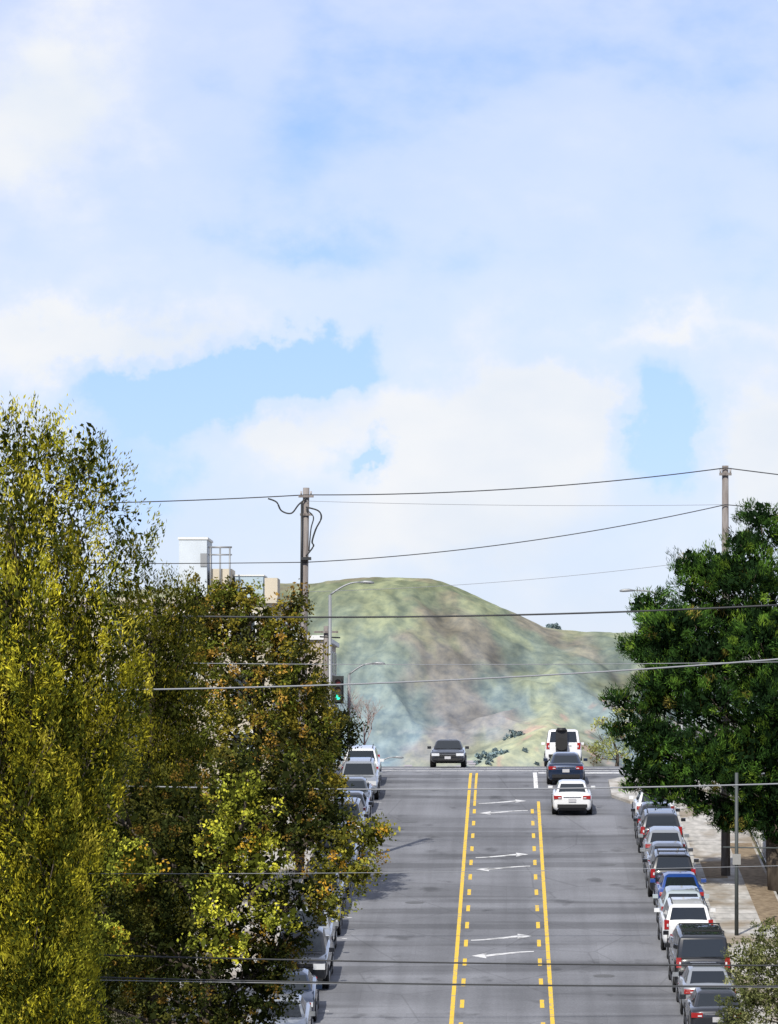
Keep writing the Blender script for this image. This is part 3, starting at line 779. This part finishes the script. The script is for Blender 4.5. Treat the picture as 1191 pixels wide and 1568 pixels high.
    if cargo:
        box_into(bm, (-.1, yr - .1, 1.35), (.62, .3, 1.25), 2)
        tube_into(bm, [(-.1, yr - .36, 1.2), (-.1, yr - .24, 1.2)], .34, 16, 7)
        tube_into(bm, [(-.1, yr - .1, 1.9), (-.1, yr - .1, 2.08)], [.31, .22], 14, 2)
        box_into(bm, (0, yr - .12, .6), (1.2, .2, .08), 2)
    rad = .33 if not tall else .37
    wy = k["L"] / 2 - .88
    for s in (-1, 1):
        for yw in (wy - .05, -wy + .02):
            tube_into(bm, [(s * (W - .05), yw, rad + .02), (s * (W + .006), yw, rad + .02)], rad + .06, 20, 2)
            tube_into(bm, [(s * (W - .24), yw, rad), (s * (W + .0), yw, rad), (s * (W + .02), yw, rad)], [rad, rad, rad - .03], 20, 7)
            tube_into(bm, [(s * (W), yw, rad), (s * (W + .03), yw, rad)], rad * .62, 10, 6)
    Rm = Matrix.Rotation(math.pi, 4, 'Z') if facing_us else Matrix.Identity(4)
    g = (gz(yc + 1.4) - gz(yc - 1.4)) / 2.8
    zc = (gz(yc + 1.4) + gz(yc - 1.4)) / 2 + .008
    M4 = Matrix.Translation((x, yc, zc)) @ Matrix.Rotation(math.atan(g), 4, 'X') @ Matrix.Rotation(random.uniform(-.012, .012), 4, 'Z') @ Rm
    return finish(bm, name, [pm, MG, MK, MR, MH, MP, MRim, MT, MCh], mat4=M4)

car("sedan_car", "sedan", P["white"], 3.02, 224.4 + 2.36)
car("sedan_car", "sedan", P["navy"], 2.90, 238.6 + 2.36)
car("passenger_van", "van", P["white"], 3.05, 263 + 2.4, cargo=True)
car("sedan_car", "sedan", P["dark"], -3.05, 257.0, facing_us=True)
yr = 155.6
seq = [("sedan", "dark"), ("sedan", "silver"), ("van", "black"), ("sedan", "black"), ("suv", "white"), ("hatch", "pale"), ("sedan", "blue"), ("suv", "black"), ("sedan", "silver"), ("hatch", "silver"), ("suv", "dark"), ("sedan", "black"), ("sedan", "white")]
for i, (kd, cl) in enumerate(seq):
    L = KIND[kd]["L"]
    car("parked_car", kd, P[cl], 6.62 + random.uniform(-.08, .08), yr + L / 2, rack=(i in (2, 7)))
    yr += L + random.uniform(.5, .9)
for (kd, cl, yf) in [("sedan", "silver", 153.2), ("sedan", "navy", 159.3), ("pickup", "dark", 167.0), ("suv", "silver", 174.6), ("sedan", "black", 181.2), ("hatch", "grey", 187.2), ("sedan", "dark", 193), ("suv", "grey", 199), ("sedan", "black", 205), ("suv", "dark", 212),
                     ("sedan", "dark", 218.5), ("sedan", "grey", 225.0), ("suv", "silver", 231.2), ("suv", "white", 238.0)]:
    car("pickup_truck" if kd == "pickup" else "parked_car", kd, P[cl], -7.1 + random.uniform(-.08, .08), yf + KIND[kd]["L"] / 2, facing_us=True)

# ------------------------------------------------------------ far hill
RX = [-3500, -1500, -800, -420, -264, -186, -140, -100, -65, -30, 4, 48, 82, 143, 282, 700, 1500, 3500]
RZ = [60, 120, 190, 214, 222, 229, 229, 228, 217, 200, 184, 164, 158, 153, 143, 120, 150, 60]
def fbm(x, y, o=4, s=0.0):
    return mnoise.fractal(Vector((x, y, s)), 1.0, 2.0, o)
def hill():
    X = np.concatenate([np.linspace(-3500, -700, 40)[:-1], np.linspace(-700, 500, 360), np.linspace(500, 3500, 40)[1:]])
    Yv = np.linspace(4600, 7400, 300)
    R = np.interp(X, RX, RZ)
    vs = []; cols = []
    for yv in Yv:
        for i, xv in enumerate(X):
            t = min(1, max(0, (yv - 4700) / 1800))
            s = t * t * (3 - 2 * t)
            if yv > 6500: s = 1 - .6 * ((yv - 6500) / 900) ** 1.2
            h = -84 + (R[i] + 84) * s
            ed = 4 * t * (1 - t)
            wx = xv + 60 * fbm(xv / 300, yv / 500, 3, 5)
            g = abs(fbm(wx / 150, yv / 900, 4, 1.0)); g = 1 - g * 1.6
            h += ed * (26 * (g - .6)) + ed * 12 * fbm(xv / 400, yv / 500, 4, 9) + 2.0 * fbm(xv / 40, yv / 60, 3, 3) * min(1, t * 3) * (1 if ed > .02 else .5)
            q_ = (yv - 5000) / 1450
            sp = 0
            if 0 <= t < 1:
                xs_ = -17 + 155 * q_ + 22 * math.sin(q_ * 7) + 10 * fbm(yv / 150, 0, 3)
                zs_ = -12 + 163 * q_ + 5 * math.sin(q_ * 11)
                hs = zs_ - abs(xv - xs_) * .42 - 3
                k_ = 10.0
                dlt = hs - h
                sp = 1 / (1 + math.exp(max(-40, min(40, -dlt / 6))))
                h = h + k_ * math.log1p(math.exp(min(40, dlt / k_)))if dlt < 300 else hs
            vs.append((xv, yv, h))
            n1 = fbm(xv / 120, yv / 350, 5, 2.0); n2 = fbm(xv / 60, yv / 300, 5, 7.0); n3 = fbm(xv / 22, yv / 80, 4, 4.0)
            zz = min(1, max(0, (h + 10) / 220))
            c = np.array([.222, .285, .315]) * (1 - zz) + np.array([.185, .208, .130]) * zz  # distance haze mixed into the ground cover colour, bluer lower down
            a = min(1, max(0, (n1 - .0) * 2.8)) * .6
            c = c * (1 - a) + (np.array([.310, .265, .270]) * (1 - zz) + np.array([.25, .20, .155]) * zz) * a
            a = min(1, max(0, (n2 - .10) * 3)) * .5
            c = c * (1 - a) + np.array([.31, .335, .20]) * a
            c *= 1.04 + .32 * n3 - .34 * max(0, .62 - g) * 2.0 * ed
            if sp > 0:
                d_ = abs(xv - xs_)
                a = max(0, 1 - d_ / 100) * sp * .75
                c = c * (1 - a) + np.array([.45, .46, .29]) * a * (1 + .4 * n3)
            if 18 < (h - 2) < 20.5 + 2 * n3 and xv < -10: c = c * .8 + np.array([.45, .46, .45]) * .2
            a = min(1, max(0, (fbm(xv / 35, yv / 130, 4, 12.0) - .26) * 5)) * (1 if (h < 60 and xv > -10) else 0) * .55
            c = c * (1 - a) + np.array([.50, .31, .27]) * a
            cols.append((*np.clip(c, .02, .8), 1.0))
    nx = len(X); ny = len(Yv)
    fs = [(j * nx + i, j * nx + i + 1, (j + 1) * nx + i + 1, (j + 1) * nx + i) for j in range(ny - 1) for i in range(nx - 1)]
    m, nt, b = new_mat("hazy_grassy_hillside")
    Nn, Ll = nt.nodes, nt.links
    a = Nn.new("ShaderNodeAttribute"); a.attribute_name = "cover_haze"
    tc = Nn.new("ShaderNodeTexCoord"); mp = Nn.new("ShaderNodeMapping"); mp.inputs["Scale"].default_value = (.09, .025, .09); Ll.new(tc.outputs["Object"], mp.inputs[0])
    nz = Nn.new("ShaderNodeTexNoise"); nz.inputs["Scale"].default_value = 1; nz.inputs["Detail"].default_value = 6; nz.inputs["Roughness"].default_value = .65; Ll.new(mp.outputs[0], nz.inputs["Vector"])
    r = Nn.new("ShaderNodeValToRGB"); Ll.new(nz.outputs["Fac"], r.inputs[0])
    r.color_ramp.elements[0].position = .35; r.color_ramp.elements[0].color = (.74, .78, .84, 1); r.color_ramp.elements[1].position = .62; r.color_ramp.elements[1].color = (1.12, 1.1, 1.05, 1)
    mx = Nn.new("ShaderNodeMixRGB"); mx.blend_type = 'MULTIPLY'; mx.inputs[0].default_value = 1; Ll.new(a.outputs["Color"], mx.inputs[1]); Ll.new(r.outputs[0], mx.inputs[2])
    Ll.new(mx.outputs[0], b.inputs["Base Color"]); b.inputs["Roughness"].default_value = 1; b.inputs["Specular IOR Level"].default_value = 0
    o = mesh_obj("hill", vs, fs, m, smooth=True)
    at = o.data.color_attributes.new("cover_haze", 'FLOAT_COLOR', 'POINT')
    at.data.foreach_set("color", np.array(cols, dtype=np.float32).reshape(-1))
    grid = np.array(vs).reshape(ny, nx, 3)
    def hz(x_, y_):
        j = np.argmin(abs(Yv - y_)); i = np.argmin(abs(X - x_)); return grid[j, i, 2]
    lobes = []
    spots = [(-20, 5150, 8), (-10, 5160, 6), (10, 5330, 7), (3, 5340, 5), (58, 6490, 5), (64, 6490, 7), (70, 6492, 4)]
    for _ in range(60):
        spots.append((random.uniform(-200, 60), random.uniform(5010, 5130), random.uniform(1.2, 3.0)))
    for (x_, y_, r_) in spots:
        lobes.append((x_, y_, hz(x_, y_) + r_ * .4, r_ * 1.5, r_, r_ * .8))
    arr = crown(lobes, .03, 30, 2.0, 2.2, 1.6, [(.17, .23, .25, 2), (.20, .26, .27, 2)], shell=(.3, 1), core=0)  # shrub colours carry the same bluish haze
    leaf_mesh("hillside_shrubs", *arr)
    bm = bmesh.new()
    for _ in range(26):
        x_ = random.uniform(-170, -25); y_ = random.uniform(5080, 5200); s_ = random.uniform(3, 5)
        z_ = hz(x_, y_)
        box_into(bm, (x_, y_, z_ + 1), (s_ * 1.6, s_, 4), random.choice([0, 0, 1]))
        w2 = s_ * .85; v = [bm.verts.new((x_ + a, y_ + b_, z_ + 3.02 + c_)) for a, b_, c_ in ((-w2, -s_ * .6, 0), (w2, -s_ * .6, 0), (w2, s_ * .6, 0), (-w2, s_ * .6, 0), (-w2, 0, 1.5), (w2, 0, 1.5))]
        for f in ((0, 1, 5, 4), (2, 3, 4, 5), (1, 2, 5), (3, 0, 4)): bm.faces.new([v[i] for i in f]).material_index = 2
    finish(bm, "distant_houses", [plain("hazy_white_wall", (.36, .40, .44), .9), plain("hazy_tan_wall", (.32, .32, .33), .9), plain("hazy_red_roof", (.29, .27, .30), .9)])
hill()

# ------------------------------------------------------------ sun, sky, camera
sun_dir = Vector((-0.22, -0.70, 0.68)).normalized()   # towards the sun
elev = math.asin(sun_dir.z)
sd = bpy.data.lights.new("sun", 'SUN'); sd.energy = 5.0; sd.angle = math.radians(.5); sd.color = (1, .95, .85)
so = bpy.data.objects.new("sun", sd); COL.objects.link(so)
so.rotation_euler = sun_dir.to_track_quat('Z', 'Y').to_euler()
so.location = (-40, -60, 80)

w = bpy.data.worlds.new("World"); scene.world = w; w.use_nodes = True
nt = w.node_tree; N = nt.nodes; L = nt.links
bg = N["Background"]; bg.inputs["Strength"].default_value = 0.1
sky = N.new("ShaderNodeTexSky"); sky.sky_type = 'NISHITA'; sky.sun_disc = False
sky.sun_elevation = elev; sky.sun_rotation = math.atan2(sun_dir.x, sun_dir.y)
sky.air_density = 1.0; sky.dust_density = .4; sky.ozone_density = 2.0; sky.altitude = 60
tc = N.new("ShaderNodeTexCoord")
def math_(op, a, b=None, c=None, clamp=False):
    n = N.new("ShaderNodeMath"); n.operation = op; n.use_clamp = clamp
    for i, v in enumerate((a, b, c)):
        if v is None: continue
        if isinstance(v, (int, float)): n.inputs[i].default_value = v
        else: L.new(v, n.inputs[i])
    return n.outputs[0]
def noise(vec, scale, detail=5, rough=.55, loc=(0, 0, 0), sc=(1, 1, 1)):
    mp = N.new("ShaderNodeMapping"); mp.inputs["Location"].default_value = loc; mp.inputs["Scale"].default_value = sc
    L.new(vec, mp.inputs[0])
    n = N.new("ShaderNodeTexNoise"); n.inputs["Scale"].default_value = scale; n.inputs["Detail"].default_value = detail; n.inputs["Roughness"].default_value = rough
    L.new(mp.outputs[0], n.inputs["Vector"]); return n
D = tc.outputs["Generated"]
nw = noise(D, 60, 5, .6)
sub = N.new("ShaderNodeVectorMath"); sub.operation = 'SUBTRACT'; L.new(nw.outputs["Color"], sub.inputs[0]); sub.inputs[1].default_value = (.5, .5, .5)
scl = N.new("ShaderNodeVectorMath"); scl.operation = 'SCALE'; L.new(sub.outputs[0], scl.inputs[0]); scl.inputs["Scale"].default_value = .026
add = N.new("ShaderNodeVectorMath"); add.operation = 'ADD'; L.new(D, add.inputs[0]); L.new(scl.outputs[0], add.inputs[1])
Dw = add.outputs[0]
def blob(cx, cz, rx, rz, power=1.0, src=None):
    """soft cloud bank centred on azimuth cx, elevation cz (radians), width rx, height rz"""
    mp = N.new("ShaderNodeMapping"); mp.vector_type = 'POINT'
    mp.inputs["Scale"].default_value = (1 / rx, 0.5, 1 / rz)
    mp.inputs["Location"].default_value = (-cx / rx, -.5, -cz / rz)
    L.new(src or Dw, mp.inputs[0])
    g = N.new("ShaderNodeTexGradient"); g.gradient_type = 'QUADRATIC_SPHERE'
    L.new(mp.outputs[0], g.inputs[0])
    return math_('MULTIPLY', g.outputs["Fac"], power)
fine = noise(D, 34, 7, .55, (3, 1, 2), (1, 1, 1.7)).outputs["Fac"]
broad = noise(D, 11, 4, .5, (7, 2, 5), (1, 1, 2.2)).outputs["Fac"]
f = math_('ADD', math_('MULTIPLY', fine, .70), math_('MULTIPLY', broad, .75))
f = math_('SUBTRACT', f, .33)
blobs = [
 (-.005, .064, .048, .028, 1.1), (.012, .069, .018, .016, .7), (-.047, .063, .022, .012, .7), (-.02, .042, .07, .026, .5), (.054, .060, .020, .026, .95), (-.085, .083, .055, .013, .8), (.035, .086, .06, .009, .45),
 (-.09, .135, .06, .035, .55), (-.10, .12, .04, .02, .2),
 (-.068, .072, .036, .014, -1.7), (-.045, .079, .036, .010, -1.7), (.032, .065, .016, .018, -1.5), (-.027, .0615, .010, .005, -1.3), (-.078, .052, .03, .018, -.9), (.045, .125, .07, .035, -.18), (-.04, .103, .06, .012, -.25)]
for b_ in blobs:
    f = math_('ADD', f, blob(*b_))
cl = N.new("ShaderNodeValToRGB"); L.new(f, cl.inputs[0])
e = cl.color_ramp.elements; e[0].position = -0.0; e[0].color = (.0, .0, .0, 1); e[1].position = .84; e[1].color = (1, 1, 1, 1)
e2 = e.new(.40); e2.color = (.56, .56, .56, 1)
cl.color_ramp.interpolation = 'EASE'
tint = N.new("ShaderNodeMixRGB"); tint.inputs[0].default_value = 1; tint.blend_type = 'MULTIPLY'; tint.inputs[2].default_value = (.86, .97, 1.52, 1)
L.new(sky.outputs[0], tint.inputs[1])
# soft shading inside the clouds
cs = noise(D, 24, 5, .5, (1, 8, 3), (1, 1, 1.6)).outputs["Fac"]
cr_ = N.new("ShaderNodeValToRGB"); L.new(cs, cr_.inputs[0])
cr_.color_ramp.elements[0].position = .38; cr_.color_ramp.elements[0].color = (.80, .86, .95, 1)
cr_.color_ramp.elements[1].position = .62; cr_.color_ramp.elements[1].color = (.91, .93, .965, 1)
c10 = N.new("ShaderNodeMixRGB"); c10.blend_type = 'MULTIPLY'; c10.inputs[0].default_value = 1; c10.inputs[2].default_value = (10, 10, 10, 1); L.new(cr_.outputs[0], c10.inputs[1])
mix = N.new("ShaderNodeMixRGB"); L.new(cl.outputs[0], mix.inputs[0]); L.new(tint.outputs[0], mix.inputs[1]); L.new(c10.outputs[0], mix.inputs[2])
L.new(mix.outputs[0], bg.inputs["Color"])

cam = bpy.data.cameras.new("camera"); co = bpy.data.objects.new("camera", cam); COL.objects.link(co)
co.location = (0, 0, 0); co.rotation_euler = (math.radians(90), 0, 0)
cam.sensor_fit = 'VERTICAL'; cam.sensor_height = 36; cam.sensor_width = 36
cam.lens = 7500 / 1568 * 36
cam.shift_x = -180 / 1568; cam.shift_y = 366 / 1568
cam.clip_start = .5; cam.clip_end = 20000
scene.camera = co
scene.view_settings.view_transform = 'Standard'; scene.view_settings.look = 'None'; scene.view_settings.exposure = 0
